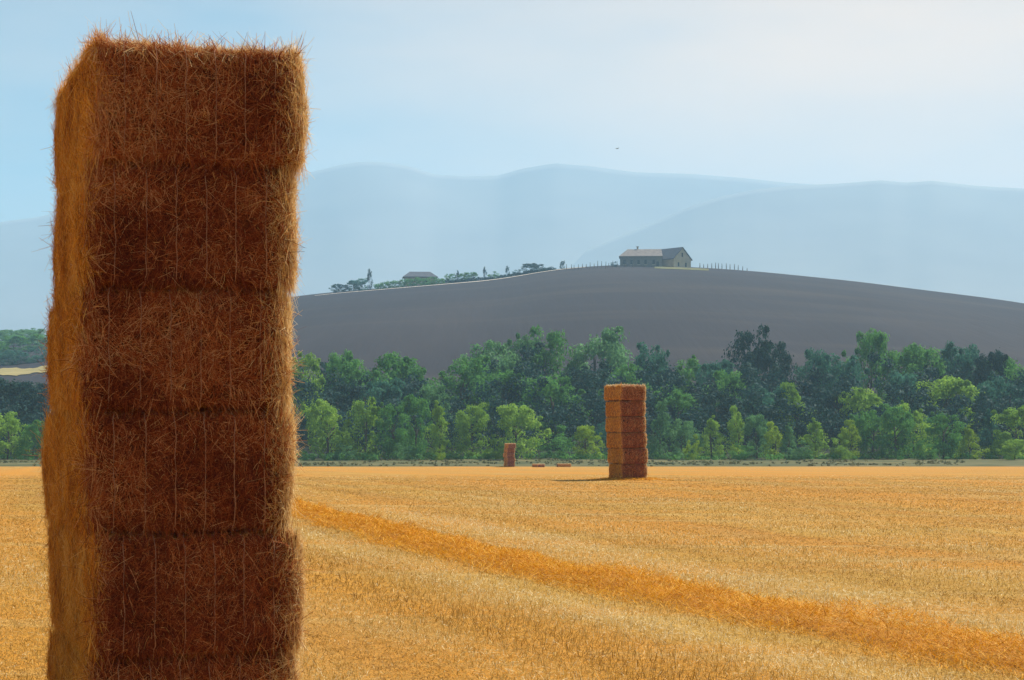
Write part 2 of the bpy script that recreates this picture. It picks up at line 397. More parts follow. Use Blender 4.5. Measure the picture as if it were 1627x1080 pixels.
def bale_mesh(seed, n_strands, wid=.0040, core_div=1.0, wild=1.0, lenk=1.0, exposed=False, pale=0.0, soft=0.0):
    rng = np.random.default_rng(seed)
    h = np.array([BW/2, BL/2, BH/2])
    # --- packed core: six gridded faces, rounded and lumpy
    V = []; Q = []; SIDE = []; nb = 0
    dv = [max(4, int(14*core_div*s)) for s in (1.15, 2.3, .75)]
    for ax in range(3):
        u, v = [(1, 2), (2, 0), (0, 1)][ax]
        for sg in (-1, 1):
            a = np.linspace(-1, 1, dv[u]+1); b = np.linspace(-1, 1, dv[v]+1)
            A, B = np.meshgrid(a, b, indexing='ij')
            p = np.zeros((A.size, 3)); p[:, u] = A.ravel()*h[u]; p[:, v] = B.ravel()*h[v]; p[:, ax] = sg*h[ax]
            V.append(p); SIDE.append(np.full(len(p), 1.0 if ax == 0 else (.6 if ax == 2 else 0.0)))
            k = np.arange(dv[u]*(dv[v]+1)).reshape(-1, dv[v]+1)[:, :-1].ravel() + nb
            q = np.stack([k, k+dv[v]+1, k+dv[v]+2, k+1], 1)
            Q.append(q if sg > 0 else q[:, ::-1]); nb += len(p)
    V = np.concatenate(V); Q = np.concatenate(Q); SIDE = np.concatenate(SIDE)
    def shape(p):
        r = np.array([.135, .135, .06+soft])
        q = np.clip(p, -(h-r), h-r); d = p-q
        L = np.linalg.norm(d/r, axis=1, keepdims=True)
        s = np.where(L > 1, 1/np.maximum(L, 1e-6), 1.0)
        nrm = d/r; nrm = nrm/np.maximum(np.linalg.norm(nrm, axis=1, keepdims=True), 1e-6)
        o = q + d*s
        lump = fbm(o*np.array([3.2, 3.2, 4.2])+seed*3.7, seed, 3)
        o = o + nrm*(lump*.020)[:, None]
        # bulge between the strings, dragged in at the top and bottom edges
        z = o[:, 2]/h[2]
        o[:, 0] *= 1 + .018*(1-z*z); o[:, 1] *= 1 + .022*(1-z*z)
        return o, nrm
    V, _ = shape(V)
    core = V * np.array([.975, .985, .985])
    # --- loose straws
    areas = np.array([BL*BH, BL*BH, BW*BH*2.3, BW*BH*1.1, BW*BL*.6, BW*BL*.1])
    fc = rng.choice(6, n_strands, p=areas/areas.sum())
    axs = np.array([0, 0, 1, 1, 2, 2])[fc]; sgn = np.array([1, -1, -1, 1, 1, -1])[fc]
    p = rng.uniform(-1, 1, (n_strands, 3))
    edge = rng.random(n_strands) < .34                      # more straws near the arrises
    j = rng.integers(0, 3, n_strands)
    p[np.arange(n_strands), j] = np.where(edge, np.sign(p[np.arange(n_strands), j])*(1-rng.random(n_strands)**2*.2), p[np.arange(n_strands), j])
    p[np.arange(n_strands), axs] = sgn
    p = p*h
    o, nrm = shape(p)
    flat = np.linalg.norm(nrm, axis=1) < .5
    nrm[flat] = 0; nrm[flat, axs[flat]] = sgn[flat]
    # tangent direction: sides combed along and downwards, cut ends tousled, mostly upright
    tan = rng.normal(0, 1, (n_strands, 3))
    k0 = axs == 0; tan[k0] *= np.array([.5, .8, 1.25])
    k1 = axs == 1; tan[k1] *= np.array([.85, .5, 1.2])
    ed = np.abs(o[:, 0])/h[0] > .82                         # the corner posts hang vertical
    tan[ed] *= np.array([.45, .6, 1.9])
    clump = np.stack([vnoise(o*9+11, seed+5), vnoise(o*9+31, seed+6), vnoise(o*9+57, seed+7)], 1)
    tan = tan + clump*1.1
    tan -= nrm*(tan*nrm).sum(1, keepdims=True)
    tan /= np.linalg.norm(tan, axis=1, keepdims=True)+1e-6
    out = np.abs(rng.normal(0, .22, n_strands))*wild
    far = rng.random(n_strands) < .05*wild
    out = np.where(far, rng.uniform(.5, 1.5, n_strands), out)
    top = (axs == 2) & (sgn > 0) & exposed
    out = np.where(top & (rng.random(n_strands) < .45), rng.uniform(.4, 2.2, n_strands), out)
    d0 = tan + nrm*out[:, None]; d0 /= np.linalg.norm(d0, axis=1, keepdims=True)
    L = rng.gamma(3.0, .027, n_strands)*lenk
    L = np.clip(L, .025, .26*lenk)
    L = np.where(out > .6, np.minimum(L, (.03+.10*rng.random(n_strands)**5)*lenk), L)
    if not exposed: L = L*np.where((np.abs(o[:, 2])/h[2] > .84), .62, 1)
    bend = rng.normal(0, .35, (n_strands, 3)); bend[:, 2] -= .25
    root = o - nrm*.012
    p0 = root; p1 = root + d0*(L*.5)[:, None]
    d1 = d0 + bend*.6; d1 /= np.linalg.norm(d1, axis=1, keepdims=True)
    p2 = p1 + d1*(L*.5)[:, None]
    # keep the laid-down straws outside the core
    ww = wid*rng.uniform(.6, 1.35, n_strands)
    s0 = np.cross(d0, nrm + rng.normal(0, .5, (n_strands, 3))); s0 /= np.linalg.norm(s0, axis=1, keepdims=True)+1e-6
    s0 = s0*(ww/2)[:, None]
    SV = np.stack([p0-s0, p0+s0, p1-s0, p1+s0, p2-s0*.6, p2+s0*.6], 1).reshape(-1, 3)
    b = np.arange(n_strands)*6 + len(core)
    SQ = np.concatenate([np.stack([b, b+1, b+3, b+2], 1), np.stack([b+2, b+3, b+5, b+4], 1)])
    patch = vnoise(o*np.array([2.6, 2.6, 5.0])+5, seed+9)*(.30 if pale == 0 else .12)
    zb = np.abs(o[:, 2])/h[2]                              # seam shade painted into the tint of the cut ends
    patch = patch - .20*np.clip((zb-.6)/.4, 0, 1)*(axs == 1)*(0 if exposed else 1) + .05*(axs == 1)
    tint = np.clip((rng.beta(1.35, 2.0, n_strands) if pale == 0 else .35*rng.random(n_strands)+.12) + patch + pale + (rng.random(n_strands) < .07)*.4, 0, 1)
    if exposed: tint = np.clip(tint + .3*(o[:, 2] > h[2]-.05), 0, 1)  # sun rim along the open top edge, put into the tint
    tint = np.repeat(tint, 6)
    side = np.where(axs == 0, np.where(sgn > 0, 1.0, .5), np.where(axs == 1, 0.0, np.where((sgn > 0) & exposed, 1.0, .3)))  # sunward flank and open top take the painted rim gold
    # side colour rounds the left corner; painted sun rim on right and top edges
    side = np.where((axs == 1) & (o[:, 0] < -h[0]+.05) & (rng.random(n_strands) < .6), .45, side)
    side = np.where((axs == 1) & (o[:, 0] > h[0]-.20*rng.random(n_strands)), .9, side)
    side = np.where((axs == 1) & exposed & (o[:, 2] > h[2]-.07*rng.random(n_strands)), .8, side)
    side = np.where((out > .5) & (rng.random(n_strands) < .5), np.maximum(side, .8), side)  # half the stray straws get the painted rim gold too
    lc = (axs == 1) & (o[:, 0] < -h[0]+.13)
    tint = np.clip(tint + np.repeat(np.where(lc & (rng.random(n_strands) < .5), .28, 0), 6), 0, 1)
    tint = np.clip(tint + np.repeat(np.where(side > .85, .22, 0), 6), 0, 1)  # painted sun rim made paler still
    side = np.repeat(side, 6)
    allv = np.concatenate([core, SV]); allv[:, 2] += BH/2
    mi = np.concatenate([np.zeros(len(Q)), np.ones(len(SQ))])
    sm = np.concatenate([np.ones(len(Q), bool), np.zeros(len(SQ), bool)])
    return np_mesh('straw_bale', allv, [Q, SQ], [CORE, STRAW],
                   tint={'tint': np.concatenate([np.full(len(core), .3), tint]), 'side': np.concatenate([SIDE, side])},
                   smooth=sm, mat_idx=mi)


def twine_mesh(x, seed):
    rng = random.Random(seed)
    hy, z0, z1 = BL/2*1.012+.006, .012, BH-.010
    pts = []
    def run(a, b, n):
        for k in range(n):
            f = k/n
            pts.append((x+rng.uniform(-.006, .006), a[0]+(b[0]-a[0])*f, a[1]+(b[1]-a[1])*f))
    zc = [( -hy+.05, z0), (-hy-.006, z0+.06), (-hy-.014, BH/2), (-hy-.006, z1-.06), (-hy+.05, z1), (hy-.05, z1), (hy+.006, z1-.06), (hy+.014, BH/2), (hy+.006, z0+.06), (hy-.05, z0)]
    for a, b in zip(zc, zc[1:]+zc[:1]):
        run(a, b, 3)
    pts.append(pts[0])
    b = MB(); b.tube(pts, [.0026]*len(pts), 5)
    return b.mesh('twine', TWINE, True)

TWX = (-.43, -.255, -.085, .085, .255, .43)
TW = [twine_mesh(x, 50+i) for i, x in enumerate(TWX)]
FAR_BALES = [bale_mesh(301, 9000, wid=.012, core_div=.6, wild=.4, lenk=.8, pale=.34, soft=.06, exposed=True), bale_mesh(302, 9000, wid=.012, core_div=.6, wild=.4, lenk=.8, pale=.34, soft=.06), bale_mesh(303, 9000, wid=.012, core_div=.6, wild=.4, lenk=.8, pale=.34, soft=.06)]

def place_bale(me, front_px, d, z, rot, label, group, near=True, tilt=0.0, twine=True):
    x = (front_px-CX)/F*d
    o = obj('straw_bale', me)
    o.location = (x - math.sin(rot)*BL/2, d + math.cos(rot)*BL/2, z)
    o.rotation_euler = (0, tilt, rot)
    tag(o, label, 'straw bale', group)
    if twine:
        for t in TW:
            obj('twine', t, o)
    return o

# the near stack, top to bottom: (front face middle, turn)
near = [(318, 18.8, 'topmost bale of the big near stack, its ragged top edge glowing against the sky'),
        (303, 17.6, 'second bale from the top of the big near stack, against hazy mountains'),
        (294, 17.4, 'third bale from the top of the big near stack, level with the ploughed hill'),
        (301, 19.2, 'fourth bale from the top of the big near stack, level with the trees'),
        (316, 20.2, 'fifth bale from the top of the big near stack, jutting out over the field'),
        (309, 19, 'lowest bale of the big near stack, cut off by the picture edge')]
for k, (px, rot, lab) in enumerate(near):
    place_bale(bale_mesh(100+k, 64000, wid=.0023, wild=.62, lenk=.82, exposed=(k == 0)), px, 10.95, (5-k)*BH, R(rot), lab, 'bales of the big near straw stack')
# the stack standing alone in the middle distance
mid = [(1006, 19, 0), (1005, 15.5, 0), (1006, 17, 0), (1007, 16, 0), (1009, 16.6, 0), (1007.5, 13, 0)]
names = ['topmost bale of the lone stack in mid field, shifted outwards over the others', 'second bale from the top of the lone stack in mid field',
         'third bale from the top of the lone stack in mid field', 'fourth bale from the top of the lone stack in mid field',
         'fifth bale from the top of the lone stack in mid field', 'bottom bale of the lone stack in mid field, standing on stubble']
for k, (px, rot, tl) in enumerate(mid):
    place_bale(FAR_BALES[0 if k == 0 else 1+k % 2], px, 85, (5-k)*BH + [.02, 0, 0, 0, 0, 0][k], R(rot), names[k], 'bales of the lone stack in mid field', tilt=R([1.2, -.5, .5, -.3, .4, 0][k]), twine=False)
names = ['topmost bale of the tiny far stack by the trees', 'second bale from the top of the tiny far stack by the trees', 'middle bale of the tiny far stack by the trees',
         'second bale from the ground in the tiny far stack by the trees', 'bottom bale of the tiny far stack by the trees']
for k in range(5):
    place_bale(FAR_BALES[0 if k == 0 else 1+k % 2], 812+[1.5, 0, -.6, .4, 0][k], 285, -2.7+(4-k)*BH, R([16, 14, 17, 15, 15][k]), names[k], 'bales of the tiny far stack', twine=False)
for px, d, rot, lab in [(860, 284, 24, 'loose bale lying on the far field edge close beside the tiny stack'),
                        (906, 287, 100, 'loose bale lying on the far field edge nearer the lone mid field stack')]:
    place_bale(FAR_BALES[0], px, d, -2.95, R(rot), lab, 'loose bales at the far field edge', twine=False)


# ------------------------------------------------------------------ stubble and straw swath
def blades(name, xy, zb, hgt, lean, wid, tint, mat):
    n = len(xy); rng = np.random.default_rng(len(name)+n)
    base = np.stack([xy[:, 0], xy[:, 1], zb], 1)
    ang = rng.uniform(0, 2*math.pi, n)
    tip = base + np.stack([np.cos(ang)*lean, np.sin(ang)*lean, hgt], 1)
    a2 = rng.uniform(-.9, .9, n)
    s = np.stack([np.cos(a2), np.sin(a2), rng.normal(0, .2, n)], 1)*(wid/2)[:, None]
    V = np.stack([base-s, base+s, tip+s*.8, tip-s*.8], 1).reshape(-1, 3)
    b = np.arange(n)*4
    return obj(name, np_mesh(name, V, np.stack([b, b+1, b+2, b+3], 1), mat, tint={'tint': np.repeat(tint, 4)}))

rng = np.random.default_rng(7)
N = 520000
y = 11.5*np.exp(rng.uniform(0, 1, N)*math.log(120/11.5))
half = y*.30
x = rng.uniform(-1, 1, N)*half
ac = x - swx(y)
acq = np.round(ac/.17)*.17 + rng.normal(0, .055, N)          # drilled rows parallel to the swath
x = swx(y) + acq; ac = acq
k = (np.abs(ac + rng.normal(0, .15, N)) > .60) & (rng.random(N) < np.clip((125-y)/45, .08, 1))
x, y, ac = x[k], y[k], ac[k]; n = len(x)
zz = zfield(x, y)
pat = fbm(np.stack([ac*.55, y*.05, x*0], 1), 3, 3)
orange = np.exp(-((ac+3.6)/.9)**2) - .7*np.exp(-((ac-2.4)/.9)**2) - .5*np.exp(-((ac+1.7)/.5)**2)
stripe = np.zeros(n)
for _ in range(46):                                            # wheel tracks and header strips along the rows
    c0 = rng.uniform(-30, 75); w0 = rng.uniform(.12, .55); a0 = rng.choice([-.26, -.2, .2, .3])
    stripe += a0*np.exp(-((ac-c0)/w0)**2)
tint = np.clip(rng.beta(2.2, 1.8, n) + stripe + .6*(rng.random(n) < .05) - .35*(rng.random(n) < .08) + pat*.22 - orange*.45, 0, 1)
fade = np.clip((125-y)/60, .15, 1)
hh = rng.uniform(.014, .045, n)*np.clip(1+.4*pat, .5, 1.5)*fade
lying = rng.random(n) < .66
hh = np.where(lying, rng.uniform(.004, .02, n), hh)
lean = np.where(lying, rng.uniform(.04, .16, n), np.abs(rng.normal(0, .035, n)))
wd = .0040*np.clip(y/18, 1, 5.5)*rng.uniform(.7, 1.4, n)
tag(blades('stubble', np.stack([x, y], 1), zz-.004, hh, lean, wd, tint, STUB),
    'pale cut cereal stubble covering the field in drilled rows', 'stubble', kind='stuff')
N = 90000
y = 11.5*np.exp(rng.uniform(0, 1, N)*math.log(95/11.5))
ac = rng.normal(0, .42, N); ac = np.sign(ac)*np.minimum(np.abs(ac), .70+.2*rng.random(N)) + .25*vnoise(np.stack([y*.6, y*0, y*0], 1), 12)
x = swx(y)+ac
hump = .20*np.exp(-(ac/.45)**2)*(1+.6*vnoise(np.stack([ac*2, y*1.2, y*0], 1), 13))
zz = zfield(x, y)+hump*rng.random(N)**.5
hh = rng.normal(.02, .03, N); lean = rng.uniform(.04, .17, N)
wd = .0048*np.clip(y/18, 1, 5)*rng.uniform(.7, 1.4, N)
tint = np.clip(rng.beta(2, 2.2, N), 0, 1)
tag(blades('straw_swath', np.stack([x, y], 1), zz, hh, lean, wd, tint, SWATH),
    'orange swath of loose cut straw running diagonally across the field', 'straw swath', kind='stuff')


# spilt straw round the feet of the far stacks
N = 5200
a = rng.uniform(0, 2*math.pi, N); r = np.abs(rng.normal(0, .55, N))
cxs = np.where(rng.random(N) < .6, (1003-CX)/F*85.9, (806-CX)/F*286); cys = np.where(cxs > 0, 85.9, 286)
x = cxs + np.cos(a)*(.75+r); y = cys + np.sin(a)*(1.05+r)
tag(blades('spilt_straw', np.stack([x, y], 1), zfield(x, y), rng.uniform(.01, .14, N)*np.exp(-r), rng.uniform(.05, .3, N), rng.uniform(.012, .03, N), rng.random(N), SWATH),
    'spilt straw around the feet of the two standing stacks', 'straw', kind='stuff')


# ------------------------------------------------------------------ trees
def leaves_on_lobes(lobes, per, size, rng, flat=.75):
    """lobes: (n,4) centre+radius. returns verts, quads, tint"""
    n = len(lobes)*per
    li = np.repeat(np.arange(len(lobes)), per)
    d = rng.normal(0, 1, (n, 3)); d[:, 2] += .35
    d /= np.linalg.norm(d, axis=1, keepdims=True)
    rad = lobes[li, 3]*(rng.uniform(.35, 1.12, n)**.6)*np.where(rng.random(n) < .12, rng.uniform(1, 1.5, n), 1)
    c = lobes[li, :3] + d*rad[:, None]*np.array([1, 1, flat])
    nr = d + rng.normal(0, .55, (n, 3)); nr[:, 2] += .25
    nr /= np.linalg.norm(nr, axis=1, keepdims=True)
    a = np.cross(nr, rng.normal(0, 1, (n, 3))); a /= np.linalg.norm(a, axis=1, keepdims=True)
    b = np.cross(nr, a)
    s = size*rng.uniform(.6, 1.4, n)
    a *= s[:, None]; b *= (s*rng.uniform(.5, .9, n))[:, None]
    V = np.stack([c-a, c+b*.9, c+a, c-b*.9], 1).reshape(-1, 3)
    k = np.arange(n)*4
    lt = rng.uniform(-.34, .34, len(lobes))
    t = np.clip(.45 + lt[li] + rng.normal(0, .16, n), 0, 1)
    return V, np.stack([k, k+1, k+2, k+3], 1), np.repeat(t, 4)

def crown_arrays(kind, seed, dens=1.0):
    rng = np.random.default_rng(seed)
    L = []
    if kind == 'round':      n, zlo, zhi = 40, .04, .97
    elif kind == 'broad':    n, zlo, zhi = 46, .06, .96
    elif kind == 'cone':     n, zlo, zhi = 30, .04, .97
    elif kind == 'column':   n, zlo, zhi = 22, .03, .98
    elif kind == 'umbrella': n, zlo, zhi = 26, .62, .95
    else:                    n, zlo, zhi = 24, .02, .95      # bush
    skew = rng.normal(0, .10, 2)
    while len(L) < n:
        f = rng.random(); z = zlo+(zhi-zlo)*f
        if kind == 'cone': e = .46*(1-f)**.75*(.6+.4*min(1, f*4)) + .04
        elif kind == 'column': e = .5*math.sin(math.pi*min(1, .15+.8*f))**.8*(1-f*.5)
        elif kind == 'umbrella': e = .5*math.sqrt(max(.02, 1-(f*.9)**2))
        elif kind == 'broad': e = .48*max(0.03, 1-abs((f-.42)/.62)**2.6)**.5
        else: e = .46*max(0.03, 1-abs((f-.46)/.58)**2.4)**.5
        a = rng.uniform(0, 2*math.pi); r = e*math.sqrt(rng.uniform(.15, 1))
        wob = 1 + .16*math.sin(3*a+seed) + rng.normal(0, .05)
        lr = rng.uniform(.10, .185)*(1.0 if kind != 'column' else 1.1)*(.75 + .5*(1-f))
        if kind == 'umbrella': lr *= .8
        L.append((r*wob*math.cos(a)+skew[0]*(f-.3), r*wob*math.sin(a)+skew[1]*(f-.3), z-lr*.3, lr))
    # a few wisps at the outline
    for _ in range(int(n*.35)):
        b = L[rng.integers(0, n)]
        a = rng.uniform(0, 2*math.pi); q = b[3]*.85
        L.append((b[0]+math.cos(a)*q, b[1]+math.sin(a)*q, b[2]+abs(rng.normal(.5, .4))*q, b[3]*.38))
    L = np.array(L)
    V, Q, t = leaves_on_lobes(L, int(125*dens), .0185, rng)
    V[:, 2] = np.maximum(V[:, 2], .005)
    V[:, 2] /= max(.9, np.percentile(V[:, 2], 99.7))
    return V, Q, t

CROWN = {}
for kd, sds in (('round', (1, 2, 3, 4)), ('broad', (11, 12, 13, 14)), ('cone', (21, 22, 23)), ('column', (31,)), ('umbrella', (41,)), ('bush', (51, 52))):
    for s in sds: CROWN[(kd, s)] = crown_arrays(kd, s, 1.15)
VAR = {k: [s for (a, s) in CROWN if a == k] for k in ('round', 'broad', 'cone', 'column', 'umbrella', 'bush')}
CM = {}
def crown_mesh(kind, s, leaf):
    key = (kind, s, leaf)
    if key not in CM:
        V, Q, t = CROWN[(kind, s)]
        CM[key] = np_mesh('crown', V, Q, LEAF[leaf], tint={'tint': t})
    return CM[key]

def trunk_mesh(seed, umbrella=False):
    rng = random.Random(seed); b = MB()
    top = .68 if umbrella else .62
    bx, by = rng.uniform(-.05, .05), rng.uniform(-.05, .05)
    main = [(0, 0, -.03), (bx*.3, by*.3, top*.35), (bx, by, top*.7), (bx*1.4, by*1.4, top)]
    b.tube(main, [.034, .026, .019, .009], 7)
    for k in range(5):
        a = rng.uniform(0, 6.28); f = .5 + .1*k
        z0 = top*f; r = rng.uniform(.16, .30)
        b.tube([(bx*f, by*f, z0), (bx*f+math.cos(a)*r*.5, by*f+math.sin(a)*r*.5, z0+.11), (bx*f+math.cos(a)*r, by*f+math.sin(a)*r, z0+.19)], [.013, .009, .004], 5)
    return b.mesh('trunk', BARK, True)
TRUNK = [trunk_mesh(k) for k in range(4)]; TRUNK_U = trunk_mesh(9, True)

rt = random.Random(5)
def tree(name, label, cat, group, px, d, zb, H, W, kind, leaf):
    t = empty(name, ((px-CX)/F*d, d, zb))
    tag(t, label, cat, group)
    rz = rt.uniform(0, 6.28)
    s = rt.choice(VAR[kind])
    c = obj('crown', crown_mesh(kind, s, leaf), t); c.scale = (W, W, H); c.rotation_euler = (0, 0, rz)
    if kind != 'bush':
        k = obj('trunk', TRUNK_U if kind == 'umbrella' else rt.choice(TRUNK), t)
        tw = min(W, H*.8)
        k.scale = (tw, tw, H); k.rotation_euler = (0, 0, rz)
    return t

# (picture column, top row, width, distance, crown shape, leaf, label)
FRONT = [
 (521, 635, 60, 342, 'round', 'bright', 'bushy light green tree at field edge close beside the big near stack'),
 (580, 632, 52, 344, 'round', 'bright', 'upright light green tree, second along the field edge from the near stack'),
 (622, 640, 46, 341, 'round', 'mid', 'feathery mid green tree, third along the field edge from the near stack'),
 (660, 628, 48, 347, 'broad', 'mid', 'dusky green tree, fourth along the field edge from the near stack'),
 (698, 637, 48, 340, 'cone', 'bright', 'tapering olive tree, fifth along the field edge from the near stack'),
 (751, 640, 54, 342, 'round', 'bright', 'round tree with dark hollow side, just before the tiny far stack'),
 (821, 643, 68, 339, 'round', 'bright', 'wide bright round tree directly behind the tiny far stack'),
 (884, 676, 52, 345, 'bush', 'mid', 'low dark bushy tree between the tiny far stack and the lone stack'),
 (932, 676, 38, 337, 'round', 'yellow', 'small yellow green tree just beside the lone mid field stack'),
 (968, 668, 40, 348, 'round', 'teal', 'blue green tree partly hidden by the lone mid field stack'),
 (1048, 636, 44, 345, 'cone', 'grey', 'tall grey green tree emerging from behind the lone mid field stack'),
 (1084, 666, 46, 342, 'round', 'grey', 'low arching grey green tree just past the lone stack'),
 (1131, 660, 44, 343, 'cone', 'bright', 'pointed light green tree below the dip in the wood'),
 (1172, 645, 38, 346, 'cone', 'bright', 'narrow conical light green tree below the tallest dark tree'),
 (1203, 659, 38, 343, 'round', 'grey', 'pale grey green tree beneath the tallest dark tree'),
 (1231, 670, 38, 340, 'cone', 'yellow', 'small yellowish tree at field edge under the dark twin crowns'),
 (1254, 672, 30, 342, 'cone', 'grey', 'slender silvery tree beside the small yellowish one'),
 (1296, 664, 48, 340, 'cone', 'bright', 'tall feathery light green tree alone past the slender silvery one'),
 (1352, 667, 44, 341, 'cone', 'yellow', 'spiky yellow green tree under the high knobbed crown'),
 (1386, 652, 48, 345, 'round', 'mid', 'plain mid green tree behind the spiky yellow green one'),
 (1424, 642, 52, 343, 'round', 'mid', 'full mid green tree beside the olive topped tree'),
 (1452, 637, 56, 350, 'broad', 'bright', 'olive topped spreading tree in the field edge row'),
 (1500, 655, 54, 342, 'round', 'mid', 'shaded tree in front of the large pale crown'),
 (1541, 676, 42, 338, 'cone', 'yellow', 'bright yellow green sapling tree standing out at field edge'),
 (1574, 650, 44, 347, 'cone', 'teal', 'blue green tree between the yellow green sapling and the picture edge'),
 (1614, 646, 68, 344, 'broad', 'bright', 'wide bright tree cut off by the picture edge'),
 (1612, 698, 36, 330, 'round', 'bright', 'little tree with bare thin trunk standing in front of wood at picture edge'),
 (12, 655, 60, 343, 'round', 'bright', 'light green tree cut off by the picture edge behind the near stack'),
 (52, 668, 50, 341, 'round', 'mid', 'mid green tree half hidden by the near stack shaded flank'),
]
for px, top, w, d, kd, lf, lab in FRONT:
    zb = float(T(d)); H = (HZ-top)/F*d + EYE - zb
    tree('broadleaf_tree', lab, 'tree', 'trees along the field edge', px, d, zb, H, w/F*d*1.22, kd, lf)
WOOD_T = [
 (486, 560, 66, 392, 'round', 'bright', 'fresh green tree rising in the wood right beside the near stack'),
 (536, 558, 58, 402, 'broad', 'mid', 'knobbly tree in the wood, second from the near stack, above light row'),
 (585, 566, 76, 398, 'broad', 'mid', 'broad domed tree in the wood third from the near stack'),
 (646, 562, 84, 405, 'broad', 'mid', 'wide flat topped tree in the wood fourth from the near stack'),
 (610, 602, 66, 378, 'broad', 'teal', 'blue green tree under the broad domed and flat topped trees'),
 (545, 604, 60, 380, 'round', 'dark', 'deep dark tree behind the light field edge trees by near stack'),
 (690, 611, 50, 372, 'round', 'grey', 'pale rounded crown above the tapering olive tree'),
 (737, 567, 76, 400, 'round', 'mid', 'leafy tree at the low gap before the wood climbs higher'),
 (786, 540, 80, 418, 'broad', 'grey', 'pale shoulder tree where the wood climbs toward its crest'),
 (827, 531, 60, 425, 'round', 'grey', 'greyish tree just below the double crest of the wood'),
 (868, 519, 76, 428, 'round', 'mid', 'high rounded tree forming the first crest of the wood'),
 (800, 588, 92, 385, 'broad', 'mid', 'massive tree in mid wood above the tiny far stack'),
 (878, 597, 84, 375, 'round', 'mid', 'tall drooping tree with dark hollow beside the wide bright round tree'),
 (946, 520, 92, 430, 'broad', 'grey', 'wide silvery tree forming the second crest above the lone stack'),
 (925, 585, 70, 392, 'broad', 'dark', 'dark crown in the shadowy pocket beside the lone stack top'),
 (1026, 547, 54, 415, 'round', 'teal', 'compact blue tinged tree next to the silvery crest'),
 (985, 578, 64, 398, 'broad', 'mid', 'tree crown showing just over the top of the lone stack'),
 (1080, 565, 66, 412, 'broad', 'mid', 'low topped tree in the dip past the compact blue tinged tree'),
 (1132, 573, 66, 408, 'broad', 'teal', 'rounded blue green tree at the lowest dip of the wood'),
 (1193, 520, 66, 425, 'round', 'dark', 'tallest dark tree standing clear of the wood against the hill'),
 (1241, 544, 58, 420, 'round', 'dark', 'second dark crown leaning on the tallest dark tree'),
 (1166, 590, 74, 395, 'broad', 'mid', 'mid wood tree at the foot of the tallest dark tree'),
 (1305, 556, 60, 415, 'broad', 'teal', 'hazy blue green tree past the dark twin crowns'),
 (1263, 608, 62, 372, 'cone', 'bright', 'light upright tree in mid wood above the slender silvery one'),
 (1207, 613, 66, 375, 'broad', 'teal', 'shady blue green crown above the pale grey green tree'),
 (1136, 612, 60, 376, 'broad', 'dark', 'dark crown in mid wood over the pointed light green tree'),
 (1080, 620, 68, 372, 'broad', 'mid', 'soft green crown in mid wood over the low arching tree'),
 (1382, 526, 62, 422, 'round', 'mid', 'high knobbed tree with pale top rising beyond the others'),
 (1342, 564, 58, 408, 'round', 'teal', 'bluish tree leaning against the high knobbed tree'),
 (1422, 554, 64, 415, 'broad', 'mid', 'drooping shoulder tree beside the high knobbed tree'),
 (1470, 548, 66, 418, 'broad', 'mid', 'first of three level crowns past the drooping shoulder tree'),
 (1511, 546, 64, 422, 'broad', 'teal', 'middle of three level crowns past the drooping shoulder tree'),
 (1549, 554, 56, 416, 'round', 'teal', 'last of three level crowns past the drooping shoulder tree'),
 (1577, 559, 50, 410, 'round', 'dark', 'dark bluish tree next to the last of three level crowns'),
 (1612, 566, 66, 412, 'broad', 'mid', 'back wood tree cut by the picture edge under the slope'),
 (1604, 598, 70, 385, 'broad', 'teal', 'deep blue green tree above the wide bright tree at picture edge'),
 (1380, 616, 68, 376, 'round', 'bright', 'pale green crown in mid wood below the high knobbed tree'),
 (1330, 604, 58, 384, 'broad', 'dark', 'dark crown filling the hollow in mid wood before the pale one'),
 (1440, 590, 62, 392, 'broad', 'teal', 'shadowed crown beneath the first of three level crowns'),
 (1503, 598, 88, 372, 'broad', 'bright', 'large pale crown lifting over the field edge row'),
 (1556, 606, 54, 380, 'round', 'teal', 'narrow shaded crown past the large pale crown'),
 (30, 602, 100, 385, 'broad', 'dark', 'very dark tree mass between pale strip and the picture edge'),
 (66, 612, 60, 380, 'round', 'dark', 'dark tree tucked against the near stack beneath pale strip'),
]
for px, top, w, d, kd, lf, lab in WOOD_T:
    zb = float(T(d)); H = (HZ-top)/F*d + EYE - zb
    tree('broadleaf_tree', lab, 'tree', 'trees of the wood behind the field', px, d, zb, H, w/F*d*1.27, kd, lf)
# shrubs at the foot of the wood
for px, top, w, d, lf, lab in [(700, 708, 18, 334, 'yellow', 'small yellow green shrub at the foot of the tapering olive tree'),
                               (1100, 690, 30, 335, 'yellow', 'vivid yellow green shrub just past the low arching tree'),
                               (1268, 700, 40, 336, 'grey', 'grey shrub at the foot of the slender silvery tree'),
                               (1335, 690, 40, 337, 'bright', 'light shrub before the spiky yellow green tree'),
                               (1180, 704, 46, 337, 'mid', 'low mid green shrub under the narrow conical tree'),
                               (640, 704, 44, 337, 'grey', 'greyish shrub below the dusky green tree'),
                               (1470, 700, 46, 337, 'mid', 'low shrub beneath the olive topped spreading tree'),
                               (548, 703, 40, 338, 'grey', 'pale shrub between the first two field edge trees by near stack'),
                               (790, 690, 40, 337, 'bright', 'light bush just beside the tiny far stack')]:
    zb = float(T(d)); tree('shrub', lab, 'shrub', 'shrubs at the foot of the wood', px, d, zb, (HZ-top)/F*d+EYE-zb, w/F*d, 'bush', lf)

